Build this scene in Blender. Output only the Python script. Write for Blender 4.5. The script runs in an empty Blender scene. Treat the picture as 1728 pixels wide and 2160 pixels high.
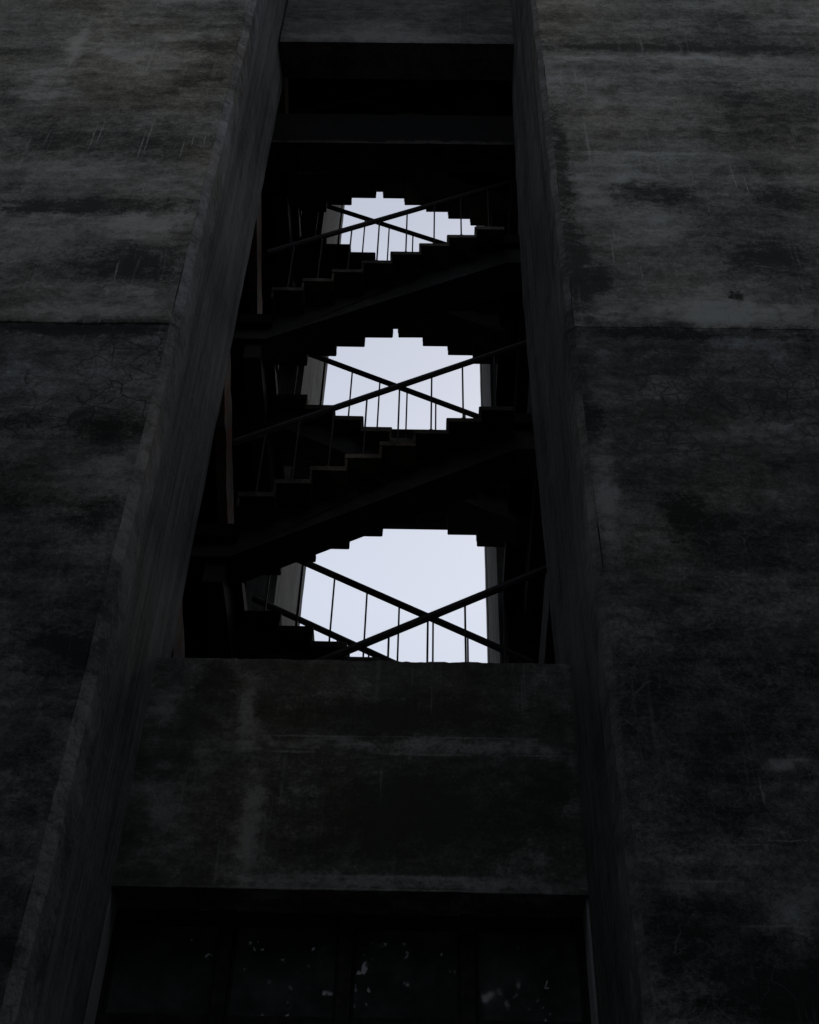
import bpy, bmesh, math, random
from mathutils import Vector, Matrix, noise
R = math.radians
random.seed(7)
C = bpy.context.scene.collection
sc = bpy.context.scene

# ------------------------------------------------------------------ camera
cam = bpy.data.cameras.new('camera'); co = bpy.data.objects.new('camera', cam); C.objects.link(co)
co.matrix_world = Matrix.Translation((0, 0, 1.6)) @ Matrix.Rotation(R(1.3), 4, 'Z') @ Matrix.Rotation(R(90 + 48), 4, 'X') @ Matrix.Rotation(R(1.81), 4, 'Z')
cam.sensor_fit = 'VERTICAL'; cam.sensor_height = 36; cam.lens = 3020 / 2160 * 36
cam.clip_start = 0.05; cam.clip_end = 2000
sc.camera = co

# ------------------------------------------------------------------ sky and sun (overcast)
SUN_EL, SUN_ROT = R(52), R(12)          # behind the building, veiled by cloud
w = bpy.data.worlds.new('World'); sc.world = w; w.use_nodes = True
nt = w.node_tree; nt.nodes.clear()
out = nt.nodes.new('ShaderNodeOutputWorld'); bg = nt.nodes.new('ShaderNodeBackground')
sky = nt.nodes.new('ShaderNodeTexSky'); sky.sky_type = 'NISHITA'; sky.sun_disc = False
sky.sun_elevation = SUN_EL; sky.sun_rotation = SUN_ROT; sky.dust_density = 3.0; sky.air_density = 1.0
tc = nt.nodes.new('ShaderNodeTexCoord'); sx = nt.nodes.new('ShaderNodeSeparateXYZ')
nt.links.new(tc.outputs['Generated'], sx.inputs[0])
rp = nt.nodes.new('ShaderNodeValToRGB'); nt.links.new(sx.outputs['Z'], rp.inputs[0])
e = rp.color_ramp.elements          # cloud cover, dimmer towards the zenith (values x10, background strength 0.1)
e[0].position = 0.0; e[0].color = (.52, .55, .62, 1)
e[1].position = 0.70; e[1].color = (.705, .775, .935, 1)
a = e.new(0.87); a.color = (.55, .61, .76, 1)
a = e.new(1.0); a.color = (.36, .40, .50, 1)
sc10 = nt.nodes.new('ShaderNodeVectorMath'); sc10.operation = 'SCALE'; sc10.inputs['Scale'].default_value = 10.0
nt.links.new(rp.outputs[0], sc10.inputs[0])
nz = nt.nodes.new('ShaderNodeTexNoise'); nz.inputs['Scale'].default_value = 2.2; nz.inputs['Detail'].default_value = 4
nt.links.new(tc.outputs['Generated'], nz.inputs['Vector'])
mr = nt.nodes.new('ShaderNodeMapRange'); mr.inputs['To Min'].default_value = .93; mr.inputs['To Max'].default_value = 1.07
nt.links.new(nz.outputs[0], mr.inputs[0])
cl = nt.nodes.new('ShaderNodeVectorMath'); cl.operation = 'SCALE'
sc10.inputs['Scale'].default_value = 8.35; nt.links.new(sc10.outputs[0], cl.inputs[0]); nt.links.new(mr.outputs[0], cl.inputs['Scale'])
mx = nt.nodes.new('ShaderNodeMix'); mx.data_type = 'RGBA'; mx.inputs['Factor'].default_value = .94
nt.links.new(sky.outputs[0], mx.inputs['A']); nt.links.new(cl.outputs[0], mx.inputs['B'])
nt.links.new(mx.outputs['Result'], bg.inputs['Color']); bg.inputs['Strength'].default_value = 0.1
nt.links.new(bg.outputs[0], out.inputs[0])

sl = bpy.data.lights.new('sun', 'SUN'); so = bpy.data.objects.new('sun', sl); C.objects.link(so)
sl.energy = 0.5; sl.angle = R(25); sl.color = (1, .96, .9)
d = Vector((math.sin(SUN_ROT) * math.cos(SUN_EL), math.cos(SUN_ROT) * math.cos(SUN_EL), math.sin(SUN_EL)))
so.rotation_euler = d.to_track_quat('Z', 'Y').to_euler()
so.location = (0, 30, 60)

sc.view_settings.view_transform = 'Standard'; sc.view_settings.look = 'None'
sc.view_settings.exposure = 0; sc.view_settings.gamma = 1; sc.view_settings.use_curve_mapping = False
sc.render.engine = 'CYCLES'
sc.cycles.max_bounces = 6; sc.cycles.diffuse_bounces = 3

# ------------------------------------------------------------------ materials
class NT:
    """small node helper"""
    def __init__(s, name):
        s.m = bpy.data.materials.new(name); s.m.use_nodes = True; s.t = s.m.node_tree
        s.t.nodes.clear()
        s.o = s.t.nodes.new('ShaderNodeOutputMaterial'); s.b = s.t.nodes.new('ShaderNodeBsdfPrincipled')
        s.t.links.new(s.b.outputs[0], s.o.inputs[0])
        g = s.t.nodes.new('ShaderNodeNewGeometry'); s.pos = g.outputs['Position']; s.nrm = g.outputs['Normal']
    def n(s, t, **kw):
        x = s.t.nodes.new(t)
        for k, v in kw.items(): setattr(x, k, v)
        return x
    def put(s, inp, v):
        if hasattr(v, 'is_linked') or isinstance(v, bpy.types.NodeSocket): s.t.links.new(v, inp)
        else: inp.default_value = v
    def vm(s, op, a, b=None):
        x = s.n('ShaderNodeVectorMath', operation=op); s.put(x.inputs[0], a)
        if b is not None: s.put(x.inputs['Scale'] if op == 'SCALE' else x.inputs[1], b)
        return x.outputs['Value'] if op == 'LENGTH' else x.outputs[0]
    def ma(s, op, a, b=0.0, c=0.0, clamp=False):
        x = s.n('ShaderNodeMath', operation=op); x.use_clamp = clamp
        s.put(x.inputs[0], a); s.put(x.inputs[1], b)
        if op in ('MULTIPLY_ADD',): s.put(x.inputs[2], c)
        return x.outputs[0]
    def mr(s, v, a, b, c, d, t='SMOOTHSTEP'):
        x = s.n('ShaderNodeMapRange', interpolation_type=t)
        for k, q in zip(('Value', 'From Min', 'From Max', 'To Min', 'To Max'), (v, a, b, c, d)): s.put(x.inputs[k], q)
        return x.outputs[0]
    def noise(s, vec, scale, detail=6, rough=.6, dist=0.0):
        x = s.n('ShaderNodeTexNoise'); s.put(x.inputs['Vector'], vec)
        x.inputs['Scale'].default_value = scale; x.inputs['Detail'].default_value = detail
        x.inputs['Roughness'].default_value = rough; x.inputs['Distortion'].default_value = dist
        return x
    def ramp(s, v, pts):
        x = s.n('ShaderNodeValToRGB'); s.put(x.inputs[0], v); el = x.color_ramp.elements
        while len(el) < len(pts): el.new(.5)
        for q, (p, c) in zip(el, pts): q.position = p; q.color = (*c, 1)
        return x.outputs[0]
    def mix(s, f, a, b):
        x = s.n('ShaderNodeMix', data_type='RGBA'); s.put(x.inputs['Factor'], f)
        for i, v in (('A', a), ('B', b)):
            s.put(x.inputs[i], v if isinstance(v, bpy.types.NodeSocket) else (*v, 1))
        return x.outputs['Result']

def concrete(name, dark, mid, pale, stains_and_shade=(), streak=(.35, 1, 3.0), patch=.8, drips=.5, cracks=None,
             rust=0.0, rough=.9, bump=.35, warm=.5, contrast=1.0, vgrain=0.0, bias=0.0, spec=.06, flecks=.12, lines=()):
    """weathered in-situ concrete: board streaks, patches, drips, hairline cracks, named stains"""
    k = NT(name)
    p = k.pos
    warp = k.noise(p, 2.6, 5, .65).outputs['Color']
    wv = k.vm('SCALE', k.vm('SUBTRACT', warp, (.5, .5, .5)), .55)
    warp2 = k.noise(p, 11, 4, .7).outputs['Color']
    wv2 = k.vm('SCALE', k.vm('SUBTRACT', warp2, (.5, .5, .5)), .13)
    pw = k.vm('ADD', k.vm('ADD', p, wv), wv2)
    # horizontal board streaks
    st = k.noise(k.vm('MULTIPLY', pw, (streak[0], streak[1], streak[2])), 1.7, 8, .68).outputs[0]
    st2 = k.noise(k.vm('MULTIPLY', p, (.8, 2, 7)), 2.3, 8, .75).outputs[0]
    pt = k.noise(pw, patch, 7, .62, .4).outputs[0]
    gr = k.noise(p, 38, 5, .75).outputs[0]
    gr2 = k.noise(k.vm('MULTIPLY', p, (1, 1, 1.6)), 130, 3, .7).outputs[0]
    v = k.ma('MULTIPLY', k.ma('SUBTRACT', st, .5), .80 * contrast)
    v = k.ma('ADD', v, k.ma('MULTIPLY', k.ma('SUBTRACT', st2, .5), .38 * contrast))
    v = k.ma('ADD', v, k.ma('MULTIPLY', k.ma('SUBTRACT', pt, .5), 1.2 * contrast))
    v = k.ma('ADD', v, k.ma('MULTIPLY', k.ma('SUBTRACT', gr, .5), .55))
    v = k.ma('ADD', v, k.ma('MULTIPLY', k.ma('SUBTRACT', gr2, .5), .65))
    mo = k.noise(k.vm('MULTIPLY', k.vm('ADD', p, wv2), (1, 1, 1.35)), 7.5, 9, .78).outputs[0]
    v = k.ma('ADD', v, k.ma('MULTIPLY', k.ma('SUBTRACT', mo, .5), 1.0 * contrast))
    if vgrain:
        vg = k.noise(k.vm('MULTIPLY', p, (9, 9, .35)), 3.2, 7, .72).outputs[0]
        vg2 = k.noise(k.vm('MULTIPLY', p, (3, 3, .16)), 2.0, 5, .6).outputs[0]
        v = k.ma('ADD', v, k.ma('MULTIPLY', k.ma('SUBTRACT', vg, .5), vgrain))
        v = k.ma('ADD', v, k.ma('MULTIPLY', k.ma('SUBTRACT', vg2, .5), vgrain * .8))
    v = k.ma('ADD', v, .5 + bias)
    brk = k.ma('ADD', k.ma('MULTIPLY', k.ma('SUBTRACT', k.noise(k.vm('MULTIPLY', p, (1, 1, 2.2)), 5.5, 8, .72).outputs[0], .5), 2.6),
               k.ma('MULTIPLY', k.ma('SUBTRACT', gr, .5), 1.3))
    for (X, Z, rx, rz, s) in stains_and_shade:
        q = k.vm('MULTIPLY', k.vm('SUBTRACT', k.vm('ADD', p, k.vm('SCALE', k.vm('ADD', k.vm('SCALE', wv, .5), wv2), .9)), (X, 0, Z)),
                 (1 / max(rx, .05), 0, 1 / max(rz, .05)))
        m = k.mr(k.ma('ADD', k.vm('LENGTH', q), brk), .15, 1.55, s * .36, 0.0)
        v = k.ma('ADD', v, m)
    if flecks:
        fl = k.noise(k.vm('MULTIPLY', k.vm('ADD', p, wv2), (1, 1, 2.4)), 24, 6, .72).outputs[0]
        fm = k.noise(pw, 1.4, 3, .6).outputs[0]
        v = k.ma('SUBTRACT', v, k.ma('MULTIPLY', k.mr(fl, .54, .68, 0, flecks), k.mr(fm, .40, .62, .25, 1)))
        fl2 = k.noise(k.vm('MULTIPLY', k.vm('ADD', p, (5, 9, 2)), (1, 1, 3.2)), 17, 6, .75).outputs[0]
        v = k.ma('ADD', v, k.ma('MULTIPLY', k.mr(fl2, .56, .70, 0, flecks * .8), k.mr(fm, .35, .6, 1, .25)))
    v = k.ma('MULTIPLY', v, 1.0, clamp=True)
    col = k.ramp(v, [(.22, dark), (.5, mid), (.85, pale)])
    # warm / cool blotches
    hu = k.noise(pw, .55, 4, .6).outputs[0]
    tint = k.ramp(hu, [(.38, (.92, .99, 1.08)), (.52, (1, 1, 1)), (.64, (1.10, 1.0, .86))])
    x = k.n('ShaderNodeMix', data_type='RGBA', blend_type='MULTIPLY'); x.inputs['Factor'].default_value = warm
    k.t.links.new(col, x.inputs['A']); k.t.links.new(tint, x.inputs['B']); col = x.outputs['Result']
    if drips:
        dn = k.noise(k.vm('MULTIPLY', k.vm('ADD', p, k.vm('SCALE', wv2, .12)), (11, 11, .35)), 1.9, 4, .7).outputs[0]
        dm = k.noise(k.vm('MULTIPLY', p, (1, 1, 1.3)), 1.25, 3, .6).outputs[0]
        f = k.ma('MULTIPLY', k.mr(dn, .57, .68, 0, 1), k.mr(dm, .46, .60, 0, drips))
        col = k.mix(f, col, pale)
        dn2 = k.noise(k.vm('MULTIPLY', p, (11, 11, .3)), 1.6, 4, .7).outputs[0]
        dm2 = k.noise(k.vm('ADD', p, (7, 3, 5)), 1.1, 3, .6).outputs[0]
        f = k.ma('MULTIPLY', k.mr(dn2, .57, .70, 0, 1), k.mr(dm2, .5, .62, 0, drips * .9))
        col = k.mix(f, col, dark)
    if lines:                                  # thin lime runs; on the spandrel also its painted lit edge
        amt = None
        for (X, Z, rx, rz) in lines:
            q = k.vm('MULTIPLY', k.vm('SUBTRACT', k.vm('ADD', p, k.vm('SCALE', wv2, .22)), (X, 0, Z)), (1 / rx, 0, 1 / rz))
            m = k.mr(k.vm('LENGTH', q), .3, 1.1, 1.0, 0.0)
            amt = m if amt is None else k.ma('MAXIMUM', amt, m)
        col = k.mix(k.ma('MULTIPLY', amt, k.mr(gr, .35, .6, .2, .75)), col, pale)
    h = v
    if cracks:
        for (sc_, z0, z1, x0, width, amount, colr) in cracks:
            vo = k.n('ShaderNodeTexVoronoi', feature='DISTANCE_TO_EDGE'); vo.inputs['Scale'].default_value = sc_
            k.put(vo.inputs['Vector'], k.vm('MULTIPLY', k.vm('ADD', p, k.vm('SCALE', k.vm('ADD', wv, k.vm('SCALE', wv2, .8)), .35)), (1, .01, 1)))
            sp = k.n('ShaderNodeSeparateXYZ'); k.put(sp.inputs[0], k.vm('ADD', p, k.vm('SCALE', wv, .7)))
            zone = k.ma('MULTIPLY', k.mr(sp.outputs['Z'], z0 - .12, z0 + .12, 0, 1), k.mr(sp.outputs['Z'], z1 - .08, z1 + .05, 1, 0))
            if x0 is not None: zone = k.ma('MULTIPLY', zone, k.mr(sp.outputs['X'], x0 - .3, x0 + .2, 0, 1))
            br = k.noise(p, 1.9, 3, .6).outputs[0]
            f = k.ma('MULTIPLY', k.mr(vo.outputs['Distance'], 0, width, 1, 0), k.ma('MULTIPLY', zone, k.mr(br, .38, .52, 0, amount)))
            col = k.mix(f, col, colr)
            h = k.ma('SUBTRACT', h, k.ma('MULTIPLY', f, .5))
    if rust:
        rn = k.noise(k.vm('MULTIPLY', p, (5, 5, 1.2)), 1.5, 6, .7).outputs[0]
        col = k.mix(k.mr(rn, .45, .62, 0, rust), col, (.17, .06, .028))
    k.put(k.b.inputs['Base Color'], col); k.b.inputs['Roughness'].default_value = rough
    k.b.inputs['Specular IOR Level'].default_value = spec
    bm_ = k.n('ShaderNodeBump'); bm_.inputs['Strength'].default_value = bump; bm_.inputs['Distance'].default_value = .02
    hh = k.ma('ADD', k.ma('MULTIPLY', h, .8), k.ma('ADD', k.ma('MULTIPLY', gr, .6), k.ma('MULTIPLY', gr2, .3)))
    k.put(bm_.inputs['Height'], hh); k.put(k.b.inputs['Normal'], bm_.outputs[0])
    return k.m

STL = [(-2.9, 13.52, 1.08, 0.34, -0.45), (-2.87, 12.77, 0.93, 0.28, 0.4), (-2.81, 12.31, 0.95, 0.13, -1.1), (-2.41, 11.95, 0.33, 0.21, 0.6), (-3.34, 11.97, 0.28, 0.17, 0.4), (-2.37, 11.46, 0.4, 0.27, -0.8), (-2.41, 10.99, 0.42, 0.14, 0.5), (-2.68, 10.74, 0.65, 0.11, 0.8), (-2.62, 10.50, 0.75, 0.09, -1.1), (-2.23, 9.26, 0.26, 0.17, -1.0), (-2.81, 9.38, 0.2, 0.07, -0.7), (-2.25, 8.92, 0.27, 0.15, 0.5), (-2.16, 8.43, 0.17, 0.17, -0.9), (-2.72, 8.48, 0.08, 0.09, -0.6), (-3.65, 15.56, 0.08, 0.45, 0.9), (-3.79, 14.54, 0.25, 0.46, 0.8), (-2.67, 15.72, 0.27, 0.14, 0.8), (-4.07, 15.32, 0.33, 0.22, -0.5), (-2.28, 15.47, 0.34, 0.22, -0.6), (-2.19, 7.24, 0.32, 0.19, -0.7), (-2.2, 7.2, 0.14, 0.07, 0.4), (-2.9, 9.9, .8, .3, .25)]  # pale and dark bands at the joint paint its lit edge and shadow
STR = [(2.47, 15.58, 1.39, 0.14, -0.8), (2.16, 15.34, 1.04, 0.15, 0.7), (2.44, 14.6, 1.23, 0.23, -0.3), (1.87, 12.6, 0.37, 0.22, -0.9), (2.97, 12.54, 0.3, 0.22, -0.8), (2.72, 11.59, 0.38, 0.2, -0.8), (1.09, 13.12, 0.09, 1.07, -1.0), (1.12, 11.42, 0.1, 0.63, -1.0), (1.3, 11.27, 0.09, 0.21, -0.9), (2.08, 10.83, 0.87, 0.15, 0.7), (1.96, 10.54, 0.94, 0.08, -0.9), (1.14, 10.51, 0.09, 0.15, 0.5), (1.69, 11.95, 0.39, 0.19, 0.4), (1.32, 12.52, 0.1, 0.16, 0.6), (1.08, 9.46, 0.1, 0.32, -0.9), (1.14, 8.67, 0.08, 0.47, 0.9), (1.65, 8.51, 0.15, 0.21, -1.1), (2.3, 9.38, 0.37, 0.26, 0.6), (1.23, 10.1, 0.1, 0.32, 0.5), (1.56, 14.25, 0.13, 0.24, 0.5), (3.06, 14.06, 0.5, 0.48, -0.4), (1.59, 6.68, 0.56, 0.76, -0.4), (1.34, 5.72, 0.14, 0.05, 0.7), (1.83, 5.52, 0.1, 0.2, 0.5), (1.91, 6.51, 0.09, 0.04, 1.2), (2.0, 5.0, .7, .35, -.8), (2.1, 8.1, .6, .3, -.4), (2.0, 7.4, .8, .3, -.3), (2.343, 11.03, .035, .03, -2.6)]  # bands at the joint paint light and shadow; last wide patches darken low wall
STS = [(-1.81, 7.9, 0.19, 0.27, 0.7), (-1.66, 7.1, 0.21, 0.53, 0.6), (-1.22, 7.88, 0.06, 0.26, 0.9), (-1.12, 6.97, 0.08, 0.36, 1.1), (-0.09, 7.62, 1.02, 0.06, 0.8), (-0.06, 6.57, 1.03, 0.05, 0.8), (-0.24, 7.86, 0.86, 0.18, -0.9), (-0.03, 7.07, 0.87, 0.4, -0.9), (0.95, 7.37, 0.05, 0.57, 0.5), (-1.45, 8.15, .12, .16, -.8)]
STT = [(-1.06, 19.34, 0.9, 0.22, -0.5), (-0.54, 18.76, 1.47, 0.14, 0.7)]
D, M_, P_ = (.034, .032, .026), (.120, .114, .093), (.27, .262, .228)
DL, ML, PL = (.018, .018, .0155), (.066, .065, .058), (.19, .19, .18)      # darker render coat below the joint, deepened to carry shade low on the wall
MAT = {}
MAT['left'] = concrete('weathered_concrete_left', D, M_, P_, [q for q in STL if q[1] > 10.4], drips=.32, flecks=.2, lines=[(-3.137, 13.56, 0.009, 0.34), (-3.082, 13.63, 0.009, 0.28), (-2.669, 13.39, 0.009, 0.34), (-2.628, 13.55, 0.009, 0.46), (-2.292, 13.31, 0.009, 0.24), (-2.217, 13.47, 0.009, 0.12), (-2.11, 13.5, 0.009, 0.14), (-2.526, 12.6, 0.009, 0.12), (-2.536, 11.3, 0.009, 0.19), (-3.646, 15.34, 0.02, 0.55), (-2.864, 15.17, 0.016, 0.57), (-2.543, 10.63, 0.009, 0.11)])
MAT['right'] = concrete('weathered_concrete_right', D, M_, P_, [q for q in STR if q[1] > 10.4], drips=.3, flecks=.2, lines=[(1.431, 14.7, 0.009, 0.31), (1.368, 13.5, 0.016, 0.65), (1.806, 13.22, 0.009, 0.24), (1.962, 13.06, 0.009, 0.28), (2.239, 12.96, 0.009, 0.16), (2.599, 12.95, 0.009, 0.4), (2.691, 12.78, 0.009, 0.23), (1.44, 11.69, 0.009, 0.29), (1.472, 11.95, 0.009, 0.11), (1.643, 11.34, 0.009, 0.14), (1.198, 14.8, 0.009, 0.21), (1.347, 14.85, 0.009, 0.26)])
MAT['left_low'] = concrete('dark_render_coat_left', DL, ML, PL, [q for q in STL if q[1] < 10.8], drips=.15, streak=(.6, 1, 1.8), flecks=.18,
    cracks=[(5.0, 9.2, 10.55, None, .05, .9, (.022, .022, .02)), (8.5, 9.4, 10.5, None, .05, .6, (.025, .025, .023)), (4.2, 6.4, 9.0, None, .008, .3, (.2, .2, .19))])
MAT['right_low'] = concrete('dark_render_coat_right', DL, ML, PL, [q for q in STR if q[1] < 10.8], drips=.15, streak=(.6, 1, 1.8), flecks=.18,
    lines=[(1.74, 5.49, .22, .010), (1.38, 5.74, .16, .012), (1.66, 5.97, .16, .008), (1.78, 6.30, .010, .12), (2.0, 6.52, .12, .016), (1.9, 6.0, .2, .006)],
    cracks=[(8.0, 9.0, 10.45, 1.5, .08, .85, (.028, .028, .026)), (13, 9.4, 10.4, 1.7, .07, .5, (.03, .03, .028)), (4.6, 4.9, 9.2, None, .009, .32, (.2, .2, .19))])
MAT['spandrel'] = concrete('spandrel_concrete', D, (.068, .065, .056), (.21, .205, .185), STS, drips=.3, streak=(.8, 1, 1), bias=-.04, flecks=.2,
    lines=[(-.75, 7.685, .45, .010), (.2, 7.69, .7, .007), (.0, 7.545, .35, .014), (-.9, 7.55, .2, .014), (.75, 7.55, .25, .008), (-1.27, 7.98, .014, .12), (-1.235, 7.8, .022, .16), (-1.10, 6.85, .03, .3), (-.45, 6.512, 1.4, .006), (-.2, 6.60, .8, .018)])  # bottom hairline paints the lit lower edge of the wall
MAT['lintel'] = concrete('lintel_concrete', (.03, .029, .027), (.075, .072, .062), (.15, .145, .13), STT, drips=.3, bias=.04)
MAT['reveal'] = concrete('reveal_concrete', (.045, .044, .041), (.114, .112, .103), (.21, .208, .195), streak=(.8, .8, 1.2), drips=.35,
    contrast=.45, vgrain=.9, warm=.25, bump=.2)
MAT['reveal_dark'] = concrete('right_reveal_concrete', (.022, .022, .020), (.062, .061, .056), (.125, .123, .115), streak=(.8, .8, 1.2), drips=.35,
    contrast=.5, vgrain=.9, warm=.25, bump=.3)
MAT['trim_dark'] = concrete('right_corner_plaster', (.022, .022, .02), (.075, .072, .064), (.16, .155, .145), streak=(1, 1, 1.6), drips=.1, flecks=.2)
MAT['trim'] = concrete('corner_plaster', (.045, .043, .038), (.15, .144, .134), (.27, .262, .25), streak=(1, 1, 1.6), drips=.1,
    cracks=[(7, 4, 20, None, .03, .45, (.03, .03, .03))])
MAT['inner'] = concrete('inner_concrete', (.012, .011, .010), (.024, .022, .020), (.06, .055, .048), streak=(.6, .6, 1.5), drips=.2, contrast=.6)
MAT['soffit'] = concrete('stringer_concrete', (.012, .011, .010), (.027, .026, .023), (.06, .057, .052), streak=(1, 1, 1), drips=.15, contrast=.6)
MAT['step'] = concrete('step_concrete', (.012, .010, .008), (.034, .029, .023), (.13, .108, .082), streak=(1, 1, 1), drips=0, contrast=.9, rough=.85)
MAT['beam'] = concrete('shaded_beam_concrete', (.003, .003, .003), (.006, .0055, .005), (.04, .034, .028), [(-.5, 16.95, 2.2, .05, 1.3)], streak=(.6, 1, 1.5), drips=.1, contrast=.5, bias=-.1)  # slot shade put into a near-black base; pale band paints the lit lower edge
MAT['jamb'] = concrete('pale_jamb_surface', (.1, .1, .095), (.20, .205, .20), (.3, .3, .29), streak=(1, 1, 1), contrast=.4, drips=0)  # strip in a paler tone than the reveal beside it
MAT['rusty'] = concrete('rust_streaked_concrete', (.05, .042, .036), (.12, .10, .085), (.2, .18, .15), streak=(1, 1, 1), drips=.1, rust=.9)

def metal(name, c, rough, rustc, amt):
    k = NT(name)
    n1 = k.noise(k.pos, 14, 6, .7).outputs[0]; n2 = k.noise(k.pos, 70, 3, .7).outputs[0]
    f = k.mr(k.ma('ADD', n1, k.ma('MULTIPLY', n2, .25)), .55, .75, 0, amt)
    k.b.inputs['Specular IOR Level'].default_value = .18
    k.put(k.b.inputs['Base Color'], k.mix(f, c, rustc)); k.put(k.b.inputs['Roughness'], k.mr(f, 0, 1, rough, .9))
    b = k.n('ShaderNodeBump'); b.inputs['Strength'].default_value = .2; b.inputs['Distance'].default_value = .004
    k.put(b.inputs['Height'], n2); k.put(k.b.inputs['Normal'], b.outputs[0])
    return k.m
MAT['rail'] = metal('painted_rail_metal', (.008, .008, .008), .7, (.024, .013, .008), .7)
MAT['frame'] = metal('window_frame_paint', (.003, .003, .003), .8, (.04, .037, .033), .4)

def glass():
    k = NT('dirty_window_glass')
    n1 = k.noise(k.pos, 3.5, 5, .65).outputs[0]
    k.put(k.b.inputs['Base Color'], k.mix(k.mr(n1, .4, .7, 0, 1), (.022, .023, .022), (.05, .052, .048)))
    k.b.inputs['Roughness'].default_value = .03
    k.put(k.b.inputs['Roughness'], k.mr(n1, .35, .75, .01, .04)); k.b.inputs['IOR'].default_value = 1.45
    k.b.inputs['Transmission Weight'].default_value = 0.0
    b = k.n('ShaderNodeBump'); b.inputs['Strength'].default_value = .03; b.inputs['Distance'].default_value = .02
    k.put(b.inputs['Height'], k.noise(k.pos, 1.6, 2, .5).outputs[0]); k.put(k.b.inputs['Normal'], b.outputs[0])
    return k.m
MAT['glass'] = glass()

def leaf():
    k = NT('tree_leaves')
    oi = k.n('ShaderNodeObjectInfo'); n1 = k.noise(k.pos, .9, 3, .6).outputs[0]
    k.put(k.b.inputs['Base Color'], k.mix(k.mr(n1, .35, .65, 0, 1), (.022, .038, .016), (.05, .075, .028)))
    k.b.inputs['Roughness'].default_value = .55
    return k.m
MAT['leaf'] = leaf()
def simple(name, a, b, scale, rough=.95):
    k = NT(name); n1 = k.noise(k.pos, scale, 7, .7).outputs[0]
    k.put(k.b.inputs['Base Color'], k.mix(k.mr(n1, .35, .65, 0, 1), a, b)); k.b.inputs['Roughness'].default_value = rough
    bb = k.n('ShaderNodeBump'); bb.inputs['Strength'].default_value = .4; bb.inputs['Distance'].default_value = .02
    k.put(bb.inputs['Height'], n1); k.put(k.b.inputs['Normal'], bb.outputs[0]); return k.m
MAT['bark'] = simple('tree_bark', (.03, .024, .018), (.07, .055, .042), 9)
MAT['ground'] = simple('pale_gravel_ground', (.15, .145, .13), (.27, .26, .24), 1.7)
MAT['paving'] = simple('concrete_paving', (.2, .2, .19), (.32, .31, .3), 3.2)

# ------------------------------------------------------------------ object helpers
def obj(name, bm, mat, parent=None):
    # bm is in world coordinates; a part's mesh is stored relative to its thing's base
    org = Vector((0, 0, 0)); q = parent
    while q is not None: org += q.location; q = q.parent
    bm.transform(Matrix.Translation(-org))
    me = bpy.data.meshes.new(name); bm.normal_update(); bm.to_mesh(me); bm.free(); me.materials.append(mat)
    o = bpy.data.objects.new(name, me); C.objects.link(o); o.parent = parent
    return o
def thing(name, label, cat, loc, group=None):
    o = bpy.data.objects.new(name, None); C.objects.link(o); o.location = loc; o.empty_display_size = .3
    tag(o, label, cat, group); return o
def tag(o, label, cat, group=None, kind=None):
    if label: o['label'] = label
    if cat: o['category'] = cat
    if group: o['group'] = group
    if kind: o['kind'] = kind
def box(bm, x0, x1, y0, y1, z0, z1):
    vs = [bm.verts.new((x, y, z)) for x in (x0, x1) for y in (y0, y1) for z in (z0, z1)]
    for f in ((0, 1, 3, 2), (4, 6, 7, 5), (0, 4, 5, 1), (2, 3, 7, 6), (0, 2, 6, 4), (1, 5, 7, 3)): bm.faces.new([vs[i] for i in f])
    return bm
def B(*a):
    bm = bmesh.new()
    for q in (a if isinstance(a[0], (tuple, list)) else [a]): box(bm, *q)
    bmesh.ops.recalc_face_normals(bm, faces=bm.faces); return bm
def jit(v, amp, s=3.0, seed=0.0):
    return Vector(v) + amp * noise.noise_vector(Vector((v[0] * s + seed, v[1] * s, v[2] * s)))
def extrude_z(profile, z0, z1, dz, amps, seed=0.0, lean=None):
    """closed XY outline swept up in Z with small noise on chosen corners, so edges are not ruler-straight"""
    bm = bmesh.new(); n = max(1, int(round((z1 - z0) / dz))); rows = []
    for i in range(n + 1):
        z = z0 + (z1 - z0) * i / n; row = []
        for j, ((x, y), a) in enumerate(zip(profile, amps)):
            v = Vector((x + (lean[j](z) if lean and lean[j] else 0), y, z))
            if a:
                nv = noise.noise_vector(Vector((x + seed, y, z * 2.3))) * .6 + noise.noise_vector(Vector((x + seed, y, z * 11))) * .4
                nb = noise.noise(Vector((seed, y * 3, z * 4.1)))
                v.x += a * nv.x; v.y += a * (nv.y + max(0, nb - .25) * 2.2)
            row.append(bm.verts.new(v))
        rows.append(row)
    m = len(profile)
    for i in range(n):
        for j in range(m):
            bm.faces.new((rows[i][j], rows[i][(j + 1) % m], rows[i + 1][(j + 1) % m], rows[i + 1][j]))
    bm.faces.new(rows[0][::-1]); bm.faces.new(rows[-1])
    bmesh.ops.recalc_face_normals(bm, faces=bm.faces); return bm

# ------------------------------------------------------------------ ground
g = bmesh.new(); gs = 24
for i in range(gs + 1):
    for j in range(gs + 1):
        x = -600 + 1200 * i / gs; y = -600 + 1200 * j / gs; g.verts.new((x, y, 0))
g.verts.ensure_lookup_table()
for i in range(gs):
    for j in range(gs):
        q = i * (gs + 1) + j; g.faces.new([g.verts[k] for k in (q, q + gs + 1, q + gs + 2, q + 1)])
tag(obj('ground', g, MAT['ground']), None, None, None, 'structure')
tag(obj('pavement', B(-10.5, 9.5, 4.6, 6.1, .004, .13), MAT['paving']), None, None, None, 'structure')

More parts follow.
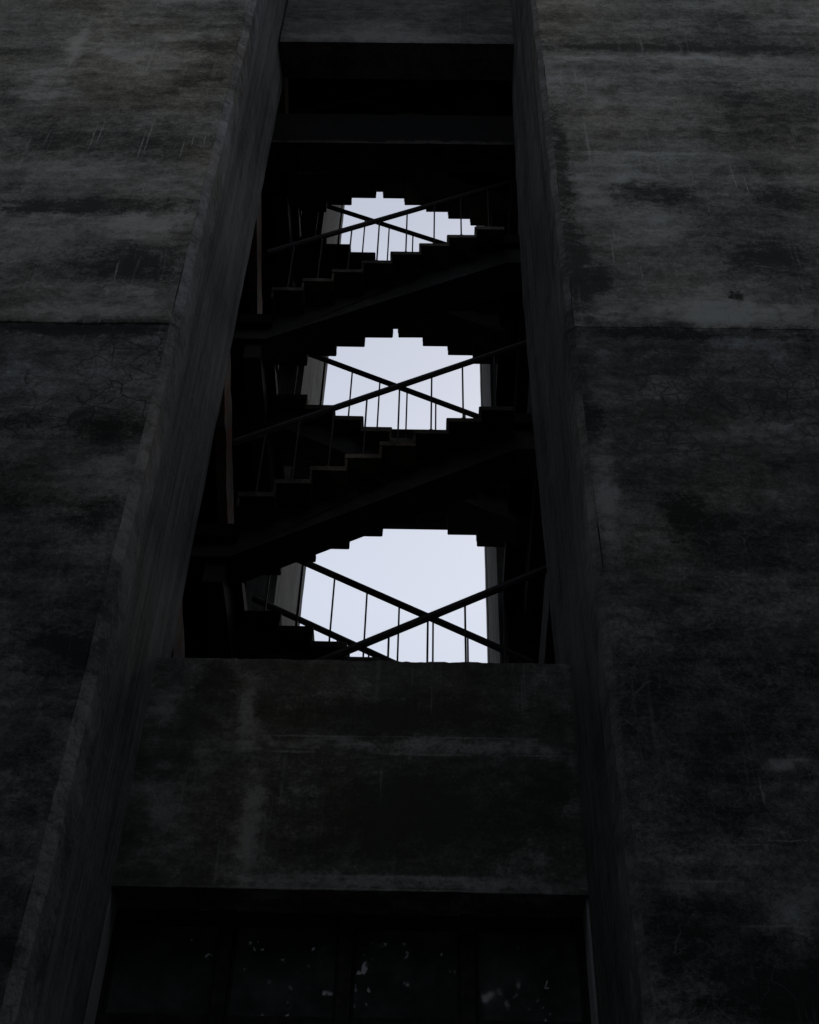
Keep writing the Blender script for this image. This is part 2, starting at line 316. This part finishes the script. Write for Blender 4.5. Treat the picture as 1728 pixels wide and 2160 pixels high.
# unseen rise added beyond the trees to block low sky light
h = bmesh.new(); rows = []
for i in range(33):
    a = R(178 + 184 * i / 32); row = []
    for j in range(9):
        rr = 24 + j * 5; z = 15 * min(1, (j / 5) ** .7) + (2.2 * noise.noise(Vector((math.cos(a) * rr * .12, math.sin(a) * rr * .12, 0))) if j else -.3)
        row.append(h.verts.new((math.cos(a) * rr, math.sin(a) * rr, z)))
    rows.append(row)
for a, b in zip(rows, rows[1:]):
    for j in range(8): h.faces.new((a[j], b[j], b[j + 1], a[j + 1]))
bmesh.ops.recalc_face_normals(h, faces=h.faces)
tag(obj('sky_blocking_rise', h, simple('blocker_slope_green', (.02, .03, .014), (.05, .06, .03), 1.2)), None, None, None, 'structure')

# ------------------------------------------------------------------ the building
TOP = 27.0
Y0, Y1, Y2 = 6.2, 7.5, 8.0
bld = thing('concrete_building', 'tall weathered dark concrete building with a deep central slot open to its stairs', 'building', (-.5, 7.5, 0))
JZ = 10.6                                   # construction joint of the facade
LX, RX = -1.935, 1.02
def tab(pts):
    def f(z):
        if z <= pts[0][0]: return pts[0][1]
        for (a, u), (b, w_) in zip(pts, pts[1:]):
            if z <= b: return u + (w_ - u) * (z - a) / (b - a)
        return pts[-1][1]
    return f
LEAN = {-1: (tab([(5, .022), (17, -.035)]), tab([(6.5, .03), (18.5, -.045)]), tab([(6, .0), (20, 0)])),
        1: (tab([(5, .008), (17, -.024)]), tab([(6.5, -.035), (9, -.03), (18.5, -.09)]), tab([(8.3, -.07), (11.3, -.12), (14, -.14), (18.5, -.10)]))}
def pier(sign, xe, mats, seed, ch, name_lbl):
    # main slab: front face only to the chamfer; upper part stands 3 cm proud of the lower
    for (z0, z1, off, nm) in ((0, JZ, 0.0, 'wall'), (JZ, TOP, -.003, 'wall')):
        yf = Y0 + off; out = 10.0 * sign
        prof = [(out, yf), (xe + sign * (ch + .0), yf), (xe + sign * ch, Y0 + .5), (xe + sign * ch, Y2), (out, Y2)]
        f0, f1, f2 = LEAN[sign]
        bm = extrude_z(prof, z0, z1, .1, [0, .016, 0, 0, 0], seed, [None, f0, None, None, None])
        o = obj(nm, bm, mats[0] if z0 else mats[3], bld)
        o['label'] = name_lbl + (' above the joint' if z0 else ' below the joint')
        # corner strip (chamfer) between the face and the reveal
        prof = [(xe + sign * ch, yf + .004), (xe, yf + ch * .9), (xe, Y0 + .35), (xe + sign * ch, Y0 + .35)]
        obj('corner_trim', extrude_z(prof, z0, z1 - .001, .07, [.010, .018, 0, 0], seed + 5, [f0, f0, f0, None]), mats[1], bld)
        # deep reveal lining behind the corner strip
        prof = [(xe + .0 * sign, Y0 + .35), (xe - sign * .0, Y1 + .0), (xe + sign * .0, Y1), (xe + sign * ch, Y1), (xe + sign * ch, Y0 + .35)]
        prof = [(xe, Y0 + .352), (xe, Y1 - .002), (xe + sign * (ch - .002), Y1 - .002), (xe + sign * (ch - .002), Y0 + .352)]
        obj('reveal', extrude_z(prof, z0, z1, .2, [.006, .004, 0, 0], seed + 9, [f0, f1, None, None]), mats[2], bld)
    # inner reveal, one thickness of wall behind the spandrel plane
    xi = xe + sign * .004
    prof = [(xi, Y1), (xi, Y2), (xe + sign * (ch - .002), Y2 - .001), (xe + sign * (ch - .002), Y1)]
    obj('reveal', extrude_z(prof, 0, TOP, .2, [.004, .012, 0, 0], seed + 13, [f1, f2, None, None]), mats[2], bld)
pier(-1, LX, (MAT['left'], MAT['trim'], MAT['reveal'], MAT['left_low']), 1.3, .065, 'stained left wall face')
def coat_edge(x0, x1, seed, mat):
    # ragged lower edge of the upper render coat, feathering over the joint
    bm = bmesh.new(); n = 520; rows = []
    for i in range(n + 1):
        x = x0 + (x1 - x0) * i / n
        d_ = .022 + .020 * noise.noise(Vector((x * 2.1 + seed, 0, 0))) + .016 * noise.noise(Vector((x * 9 + seed, 2, 0))) + .010 * noise.noise(Vector((x * 37 + seed, 4, 0)))
        z = JZ - max(.003, d_); yf = Y0 - .003
        rows.append([bm.verts.new(q) for q in ((x, yf - .0012, JZ + .02), (x, yf - .0008, z + .012), (x, Y0 - .0008, z), (x, Y0 + .01, JZ + .02))])
    for a, b in zip(rows, rows[1:]):
        for j in range(4): bm.faces.new((a[j], a[(j + 1) % 4], b[(j + 1) % 4], b[j]))
    bmesh.ops.recalc_face_normals(bm, faces=bm.faces); obj('coat_edge', bm, mat, bld)
coat_edge(-6, LX - .075, 2.2, MAT['left']); coat_edge(RX + .055, 6, 7.7, MAT['right'])
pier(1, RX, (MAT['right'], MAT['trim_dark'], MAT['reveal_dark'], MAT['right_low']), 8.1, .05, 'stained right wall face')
xl, xr = LX, RX
# spandrel wall under the opening, ragged top edge
def spandrel(x0, x1, y0, y1, z0, z1, amp, seed, mat, name='spandrel_wall'):
    bm = bmesh.new(); n = 90; rows = []
    for i in range(n + 1):
        x = x0 + (x1 - x0) * i / n
        t = amp * (noise.noise(Vector((x * 5 + seed, 0, 0))) + .8 * noise.noise(Vector((x * 23 + seed, 3, 0))))
        u = amp * .5 * (noise.noise(Vector((x * 3 + seed, 9, 0))))
        c = .012
        rows.append([bm.verts.new(v) for v in ((x, y0, z0 + u), (x, y0, z1 - c + t), (x, y0 + c, z1 + t), (x, y1 - c, z1 + t), (x, y1, z1 - c), (x, y1, z0))])
    for i in range(n):
        for j in range(6): bm.faces.new((rows[i][j], rows[i][(j + 1) % 6], rows[i + 1][(j + 1) % 6], rows[i + 1][j]))
    bm.faces.new(rows[0]); bm.faces.new(rows[-1][::-1])
    bmesh.ops.recalc_face_normals(bm, faces=bm.faces); return obj(name, bm, mat, bld)
spandrel(xl - .02, xr + .02, Y1, Y2 - .02, 6.5, 8.375, .012, 2.0, MAT['spandrel'])
spandrel(xl - .02, xr + .02, Y1 + .002, Y2 - .02, 18.57, TOP - .2, .010, 5.0, MAT['lintel'], 'lintel_wall')
# transom beam across the top of the opening
spandrel(xl - .05, xr + .05, Y2 + .002, Y2 + .38, 16.93, 17.67, .012, 8.0, MAT['beam'], 'transom_beam')
obj('wall', B(xl - .02, xr + .02, Y1 + .1, Y2 - .02, 0, 3.4), MAT['spandrel'], bld)
obj('window_sill', B(xl - .01, xr + .01, Y1 + .02, Y2 - .03, 3.4, 3.5), MAT['lintel'], bld)
for a_, b_ in ((LX + .0, LX + .030), (RX - .050, RX - .036)):
    obj('window_jamb', B(a_, b_, Y1 + .03, 7.745, 3.5, 6.497), MAT['jamb'], bld)
# strip window: four columns of panes
cols = [(-1.885, -1.245), (-1.165, -.515), (-.435, .215), (.30, .945)]
rows_ = [(5.80, 6.43), (4.7, 5.74), (3.58, 4.64)]
WY = 7.75
win = obj('window_frame', None or B(
    (xl + .002, cols[0][0], WY, WY + .07, 3.5, 6.5), (cols[0][1], cols[1][0], WY - .02, WY + .07, 3.5, 6.5), (cols[1][1], cols[2][0], WY - .02, WY + .07, 3.5, 6.5),
    (cols[2][1], cols[3][0], WY - .02, WY + .07, 3.5, 6.5), (cols[3][1], xr - .002, WY, WY + .07, 3.5, 6.5),
    *[(a, b, WY + .004, WY + .066, z0, z1) for a, b in cols for z0, z1 in ((6.43, 6.5), (5.74, 5.80), (4.64, 4.70), (3.5, 3.58))]), MAT['frame'], bld)
for (a, b) in cols:
    for (z0, z1) in rows_:
        s = .022; y = WY + .02
        sash = obj('window', B((a + .003, a + s, y, y + .03, z0 + .003, z1 - .003), (b - s, b - .003, y, y + .03, z0 + .003, z1 - .003),
                  (a + s, b - s, y, y + .03, z0 + .003, z0 + s), (a + s, b - s, y, y + .03, z1 - s, z1 - .003)), MAT['frame'], bld)
        tilt = random.uniform(-.006, .006)
        bm = bmesh.new(); yy = y + .013
        v = [bm.verts.new(q) for q in ((a + s, yy, z0 + s), (b - s, yy + tilt, z0 + s), (b - s, yy + tilt + .004, z1 - s), (a + s, yy + .004, z1 - s))]
        f = bm.faces.new(v); r = bmesh.ops.extrude_face_region(bm, geom=[f])
        for q in r['geom']:
            if isinstance(q, bmesh.types.BMVert): q.co.y += .005
        bmesh.ops.recalc_face_normals(bm, faces=bm.faces)
        p = obj('pane', bm, MAT['glass'], sash)
# room floor above the glazed hall closes off the dark hall behind the glass
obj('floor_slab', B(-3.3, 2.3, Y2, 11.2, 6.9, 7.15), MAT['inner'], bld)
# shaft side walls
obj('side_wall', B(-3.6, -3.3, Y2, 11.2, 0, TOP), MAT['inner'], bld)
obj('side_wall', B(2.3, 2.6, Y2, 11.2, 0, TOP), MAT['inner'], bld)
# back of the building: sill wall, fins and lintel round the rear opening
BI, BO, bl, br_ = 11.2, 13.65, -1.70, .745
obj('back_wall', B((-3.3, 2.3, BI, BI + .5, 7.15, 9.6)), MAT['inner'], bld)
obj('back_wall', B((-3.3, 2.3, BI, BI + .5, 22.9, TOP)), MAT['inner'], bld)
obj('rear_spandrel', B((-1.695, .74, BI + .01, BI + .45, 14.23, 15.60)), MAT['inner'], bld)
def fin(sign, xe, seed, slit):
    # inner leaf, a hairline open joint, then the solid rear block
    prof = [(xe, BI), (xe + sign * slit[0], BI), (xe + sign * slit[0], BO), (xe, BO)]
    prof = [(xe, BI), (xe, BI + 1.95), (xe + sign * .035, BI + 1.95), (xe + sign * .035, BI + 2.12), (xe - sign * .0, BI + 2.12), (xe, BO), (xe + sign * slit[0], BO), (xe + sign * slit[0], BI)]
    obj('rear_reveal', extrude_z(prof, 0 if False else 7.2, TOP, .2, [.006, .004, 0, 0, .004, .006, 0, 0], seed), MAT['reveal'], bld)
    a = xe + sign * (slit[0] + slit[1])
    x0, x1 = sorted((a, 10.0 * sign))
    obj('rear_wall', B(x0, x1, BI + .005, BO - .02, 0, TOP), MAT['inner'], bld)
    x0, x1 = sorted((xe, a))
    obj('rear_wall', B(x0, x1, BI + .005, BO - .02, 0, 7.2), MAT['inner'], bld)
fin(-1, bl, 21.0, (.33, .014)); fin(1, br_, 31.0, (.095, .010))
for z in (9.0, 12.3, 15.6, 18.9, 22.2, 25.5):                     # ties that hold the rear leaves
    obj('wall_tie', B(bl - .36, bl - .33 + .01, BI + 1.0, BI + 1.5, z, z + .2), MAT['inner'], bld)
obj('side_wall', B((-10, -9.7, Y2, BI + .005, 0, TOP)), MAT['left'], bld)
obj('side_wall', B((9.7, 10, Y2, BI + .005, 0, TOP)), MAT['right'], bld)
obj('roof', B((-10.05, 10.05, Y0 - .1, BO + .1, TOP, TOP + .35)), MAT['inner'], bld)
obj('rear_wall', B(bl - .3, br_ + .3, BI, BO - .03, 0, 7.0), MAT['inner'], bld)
# rust-stained ledge beams along both sides of the shaft, one per storey
def ledge(xa, xb, wa, z, zb, seed, mt='rusty'):
    bm = bmesh.new(); n = 24; rows = []
    for i in range(n + 1):
        t = i / n; y = Y2 + .0 + (BI - Y2) * t; x = xa + (xb - xa) * t; zz = z + (zb - z) * t
        e1 = .012 * noise.noise(Vector((y * 4, seed, 0))); e2 = .014 * noise.noise(Vector((y * 5, seed, 4)))
        lo, hi = sorted((x + e1, x + wa + e2))
        rows.append([bm.verts.new(q) for q in ((lo, y, zz - .5), (hi, y, zz - .5 + e1), (hi, y, zz + e2), (lo, y, zz))])
    for i in range(n):
        for j in range(4): bm.faces.new((rows[i][j], rows[i][(j + 1) % 4], rows[i + 1][(j + 1) % 4], rows[i + 1][j]))
    bm.faces.new(rows[0]); bm.faces.new(rows[-1][::-1])
    bmesh.ops.recalc_face_normals(bm, faces=bm.faces)
    obj('ledge_beam', bm, MAT[mt], bld)
for m in range(-1, 3):
    ledge(-1.935, -2.10, -.10, 12.72 + 3.3 * m - (.3 if m == 1 else 0), 12.35 + 3.3 * m - (.3 if m == 1 else 0), m * 3.1)
    ledge(1.0, 1.09, .09, 10.55 + 3.3 * m + 0, 11.2 + 3.3 * m, m * 3.1 + 50, 'inner')

# ------------------------------------------------------------------ stairs
RISE, RUN, ST = .1840, .31, 3.303
def plate(x0, x1, y0, y1, z0, z1, seed):
    """a worn concrete tread: box with a slightly rounded, chipped long edge"""
    bm = bmesh.new(); n = 10; c = .008; rows = []
    pts = [(x0 + c, y0), (x1 - c, y0), (x1, y0 + c), (x1, y1 - c), (x1 - c, y1), (x0 + c, y1), (x0, y1 - c), (x0, y0 + c)]
    for z, ins in ((z0, 0.002), (z0 + .006, 0), (z1 - .006, 0), (z1, .004)):
        row = []
        for i, (x, y) in enumerate(pts):
            xc, yc = (x0 + x1) / 2, (y0 + y1) / 2
            v = Vector((x - math.copysign(ins, x - xc), y - math.copysign(ins, y - yc), z))
            v += .004 * noise.noise_vector(Vector((x * 7 + seed, y * 7, z * 7))); row.append(bm.verts.new(v))
        rows.append(row)
    for a, b in zip(rows, rows[1:]):
        for j in range(8): bm.faces.new((a[j], a[(j + 1) % 8], b[(j + 1) % 8], b[j]))
    bm.faces.new(rows[0][::-1]); bm.faces.new(rows[-1])
    return bm
def step(k, x0, dirn, y0, y1, z, parent, seed, th=.062):
    """tread + the riser that drops to the tread below; x0 = open edge, dirn = climbing direction"""
    a, b = sorted((x0, x0 + dirn * .338))
    bm = plate(a, b, y0, y1, z - th, z, seed)
    ra, rb = sorted((x0 + dirn * .003, x0 + dirn * (.339 - RUN - .001)))
    bm2 = plate(ra, rb, y0 + .006, y1 - .006, z - RISE - .004, z - th - .0005, seed + 2)
    me = bpy.data.meshes.new('t'); bm2.to_mesh(me); bm2.free(); bm.from_mesh(me); bpy.data.meshes.remove(me)
    bmesh.ops.recalc_face_normals(bm, faces=bm.faces)
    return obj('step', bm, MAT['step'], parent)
def spine(bm, x0, dirn, z0, n, y0, y1):
    """sloped beam under the steps, ending in short level knees; top follows the sawtooth of the steps"""
    pts = []
    drop = .585
    def low(x): return z0 + (dirn * (x - x0)) / RUN * RISE - drop + RISE * .5
    xs, xe = x0 - dirn * .06, x0 + dirn * (n * RUN + .06)
    lowpts = []
    kn = .45
    lz0, lz1 = low(xs) , low(xe)
    bottom = [(xs - dirn * kn, lz0), (xs + dirn * .02, lz0), (xe, lz1), (xe + dirn * kn, lz1 + .0)]
    top = [(xe + dirn * kn, z0 + RISE * n - RISE + RISE - .16), (x0 + dirn * (n * RUN), z0 + RISE * n - .16)]
    for k in range(n - 1, -1, -1):
        xr_ = x0 + dirn * ((k + 1) * RUN) + dirn * .0; zt = z0 + RISE * k - .063
        top.append((xr_, zt)); top.append((x0 + dirn * (k * RUN) + dirn * .014, zt))
    top.append((x0, z0 - RISE - .16)); top.append((xs - dirn * kn, z0 - RISE - .16))
    poly = bottom + top
    fr = [bm.verts.new((x, y0, z)) for x, z in poly]; bk = [bm.verts.new((x, y1, z)) for x, z in poly]
    m = len(poly); f1 = bm.faces.new(fr); f2 = bm.faces.new(bk[::-1])
    for i in range(m): bm.faces.new((fr[i], bk[i], bk[(i + 1) % m], fr[(i + 1) % m]))
    bmesh.ops.triangulate(bm, faces=[f1, f2])
    bmesh.ops.recalc_face_normals(bm, faces=bm.faces)
def bar(bm, p, q, wy, wz):
    """rectangular bar from p to q in the XZ plane, wy deep in Y and wz high across its axis"""
    p, q = Vector(p), Vector(q); d = (q - p).normalized(); u = Vector((0, 1, 0)); v = d.cross(u).normalized(); rows = []
    c = .25
    sec = [(-.5, -.5 + c), (-.5 + c, -.5), (.5 - c, -.5), (.5, -.5 + c), (.5, .5 - c), (.5 - c, .5), (-.5 + c, .5), (-.5, .5 - c)]
    for o_ in (p, q): rows.append([bm.verts.new(o_ + u * wy * a + v * wz * b) for a, b in sec])
    for j in range(8): bm.faces.new((rows[0][j], rows[0][(j + 1) % 8], rows[1][(j + 1) % 8], rows[1][j]))
    bm.faces.new(rows[0][::-1]); bm.faces.new(rows[1]); bmesh.ops.recalc_face_normals(bm, faces=bm.faces)
def railing(parent, x0, dirn, zt, n, y, ext0, ext1, h, shift=0.0, offs=0.0):
    """handrail parallel to the flight with one baluster standing on every step"""
    def top(x): return zt + dirn * (x - x0) / RUN * RISE + h
    xa, xb = x0 - dirn * ext0, x0 + dirn * (n * RUN + ext1)
    bm = bmesh.new(); bar(bm, (xa, y, top(xa)), (xb, y, top(xb)), .048, .058)
    bar(bm, (xa, y, top(xa) - .037), (xb, y, top(xb) - .037), .028, .012)
    hr = obj('handrail', bm, MAT['rail'], parent)
    for k in range(n):
        x = x0 + dirn * (k * RUN + .165 + offs) + random.uniform(-.004, .004)
        b = bmesh.new(); bar(b, (x, y, zt + RISE * k - .01), (x + random.uniform(-.004, .004), y, top(x) - .028), .017, .017)
        bar(b, (x, y, zt + RISE * k - .004), (x, y, zt + RISE * k + .012), .05, .05)
        o = obj('baluster', b, MAT['rail'], hr)
    return hr
FX0, FZ0 = -1.731, 11.174                      # first tread of the front flight, storey 2
BX0, BZ0 = .83, FZ0 + RISE * 9                  # first tread of the back flight
def make_front():
    t = thing('stair_flight', '', 'stairs', (FX0, 8.4, FZ0))
    for k in range(8): step(k, FX0 + RUN * k, 1, 8.4, 9.385, FZ0 + RISE * k, t, k * 1.7)
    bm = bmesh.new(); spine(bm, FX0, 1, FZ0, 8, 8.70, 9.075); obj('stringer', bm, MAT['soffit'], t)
    railing(t, FX0, 1, FZ0, 8, 8.43, .12, .34, .80)
    return t
def make_back():
    t = thing('stair_flight', '', 'stairs', (BX0, 9.55, BZ0))
    for k in range(8): step(k, BX0 - .315 * k, -1, 9.55, 10.53, BZ0 + RISE * k, t, 20 + k * 1.7, .076)
    global RUN
    keep = RUN; RUN = .315
    bm = bmesh.new(); spine(bm, BX0, -1, BZ0, 8, 9.75, 10.07); obj('stringer', bm, MAT['soffit'], t)
    railing(t, BX0, -1, BZ0, 8, 9.60, .10, .12, .80)
    railing(t, BX0, -1, BZ0, 8, 10.46, .10, .12, .80)
    RUN = keep
    return t
def dup(root, dz):
    r = root.copy(); C.objects.link(r); r.location = root.location + Vector((0, 0, dz))
    for ch in list(root.children):
        c = ch.copy(); C.objects.link(c); c.parent = r
        for gch in ch.children:
            d_ = gch.copy(); C.objects.link(d_); d_.parent = c
    return r
bpy.context.view_layer.update()
front = make_front(); back = make_back()
FL = {0: 'front concrete stair flight hidden low behind the spandrel wall', 1: 'front stair flight of which only the handrail crosses the lowest sky gap',
      2: 'front stair flight with pale tread ends between the lowest and middle sky gaps',
      3: 'front stair flight between the middle and top sky gaps, rising to the right',
      4: 'front stair flight with lit tread ends in the dark topmost window of the slot'}
BL = {1: 'rear stair flight rising left across the foot of the lowest sky gap', 2: 'rear stair flight whose railing crosses the middle sky gap',
      3: 'rear stair flight whose railing crosses the small topmost sky gap', 4: 'rear stair flight in the dark topmost window of the slot, above all sky gaps'}
front['label'] = FL[2]; front['group'] = 'concrete stair flights in the slot'
back['label'] = BL[2]; back['group'] = 'concrete stair flights in the slot'
for n in (1, 3, 4): dup(front, ST * (n - 2))['label'] = FL[n]
for n in (1, 3, 4): dup(back, ST * (n - 2))['label'] = BL[n]
# landings
def landing(name, x0, x1, y0, y1, zt, label, xk):
    t = thing(name, label, 'landing', ((x0 + x1) / 2, y0, zt), 'stair landings at both ends of the flights')
    bm = plate(x0, x1, y0, y1, zt - .16, zt, zt); bmesh.ops.recalc_face_normals(bm, faces=bm.faces)
    obj('slab', bm, MAT['beam'], t)
    obj('landing_beam', B(xk[0], xk[1], y0 + .14, y1 - .02, zt - .60, zt - .162), MAT['inner'], t)
LZ, RZ = FZ0 - RISE, BZ0 - RISE
for n, l in ((1, 'lowest'), (2, 'second lowest'), (3, 'third'), (4, 'fourth')):
    landing('stair_landing', -3.3, FX0 + .012, 8.62, 11.18, LZ + ST * (n - 2), l + ' of the left stair landings, deep in the black shaft', (-1.98, -1.80))
    landing('stair_landing', BX0 + .012 - .06, 2.3, 8.62, 11.18, RZ + ST * (n - 2), l + ' of the right stair landings, deep in the black shaft', (1.0, 1.2))

# ------------------------------------------------------------------ trees across the yard (they fill the window reflections)
def tree_meshes(seed, H, rad, nleaf):
    rnd = random.Random(seed)
    tb = bmesh.new()
    def limb(p, q, r0, r1, seg=7, wob=.25):
        p, q = Vector(p), Vector(q); n = 6; prev = None
        d = (q - p).normalized(); u = d.orthogonal().normalized(); v = d.cross(u)
        for i in range(n + 1):
            t = i / n; c = p.lerp(q, t) + wob * math.sin(t * math.pi) * noise.noise_vector(Vector((seed + p.x, t * 2, q.x)))
            r = r0 + (r1 - r0) * t
            ring = [tb.verts.new(c + (u * math.cos(a) + v * math.sin(a)) * r) for a in [2 * math.pi * j / seg for j in range(seg)]]
            if prev:
                for j in range(seg): tb.faces.new((prev[j], prev[(j + 1) % seg], ring[(j + 1) % seg], ring[j]))
            prev = ring
    limb((0, 0, -.2), (rnd.uniform(-.6, .6), rnd.uniform(-.6, .6), H * .62), .42, .16, 10, .5)
    tips = []
    for i in range(13):
        a = rnd.uniform(0, 2 * math.pi); z = H * rnd.uniform(.3, .6); rr = rad * rnd.uniform(.45, .85)
        q = (math.cos(a) * rr, math.sin(a) * rr, z + H * rnd.uniform(.1, .32)); limb((0, 0, z), q, .13, .03); tips.append(q)
    lb = bmesh.new()
    clumps = []
    for i in range(60):
        a = rnd.uniform(0, 2 * math.pi); el = rnd.uniform(-.5, 1); rr = rad * rnd.uniform(.3, 1) ** .6
        clumps.append((Vector((math.cos(a) * rr * math.cos(el), math.sin(a) * rr * math.cos(el), H * .62 + H * .36 * math.sin(el) * rnd.uniform(.5, 1))), rnd.uniform(.9, 1.9)))
    for i in range(nleaf):
        c, cr = clumps[rnd.randrange(len(clumps))]
        o_ = Vector((rnd.gauss(0, 1), rnd.gauss(0, 1), rnd.gauss(0, .7))); p = c + o_ * cr * .55
        u = Vector((rnd.gauss(0, 1), rnd.gauss(0, 1), rnd.gauss(0, 1))).normalized(); v = u.orthogonal().normalized(); s = rnd.uniform(.10, .215)
        lb.faces.new([lb.verts.new(p + q) for q in (u * s, v * s * .55, -u * s, -v * s * .55)])
    return tb, lb
protos = []
spots = [(-9.5, -6.0, 'tall leafy tree across the yard, leftmost behind the camera'), (-3.4, -6.8, 'tall leafy tree across the yard, left of the middle behind the camera'),
         (2.2, -6.2, 'tall leafy tree across the yard, straight behind the camera'), (7.6, -7.0, 'tall leafy tree across the yard, right of the middle behind the camera'),
         (13.5, -5.0, 'tall leafy tree across the yard, rightmost behind the camera'), (-14.5, 0, 'tall leafy tree beside the left corner of the yard'),
         (13.8, 1.5, 'tall leafy tree beside the right corner of the yard')]
for i, (x, y, lab) in enumerate(spots):
    if i < 3:
        tb, lb = tree_meshes(11 + i, 18, 5.6, 12500)
        t = thing('broadleaf_tree', lab, 'tree', (0, 0, 0), 'tall trees across the yard')
        tk = obj('trunk', tb, MAT['bark'], t); cr = obj('crown', lb, MAT['leaf'], t); protos.append((t, tk, cr))
    else:
        pt = protos[i % 3]; t = pt[0].copy(); C.objects.link(t)
        for ch in pt[1:]:
            c = ch.copy(); C.objects.link(c); c.parent = t
        t['label'] = lab; t.rotation_euler = (0, 0, i * 1.3)
    t.location = (x, y, 0)
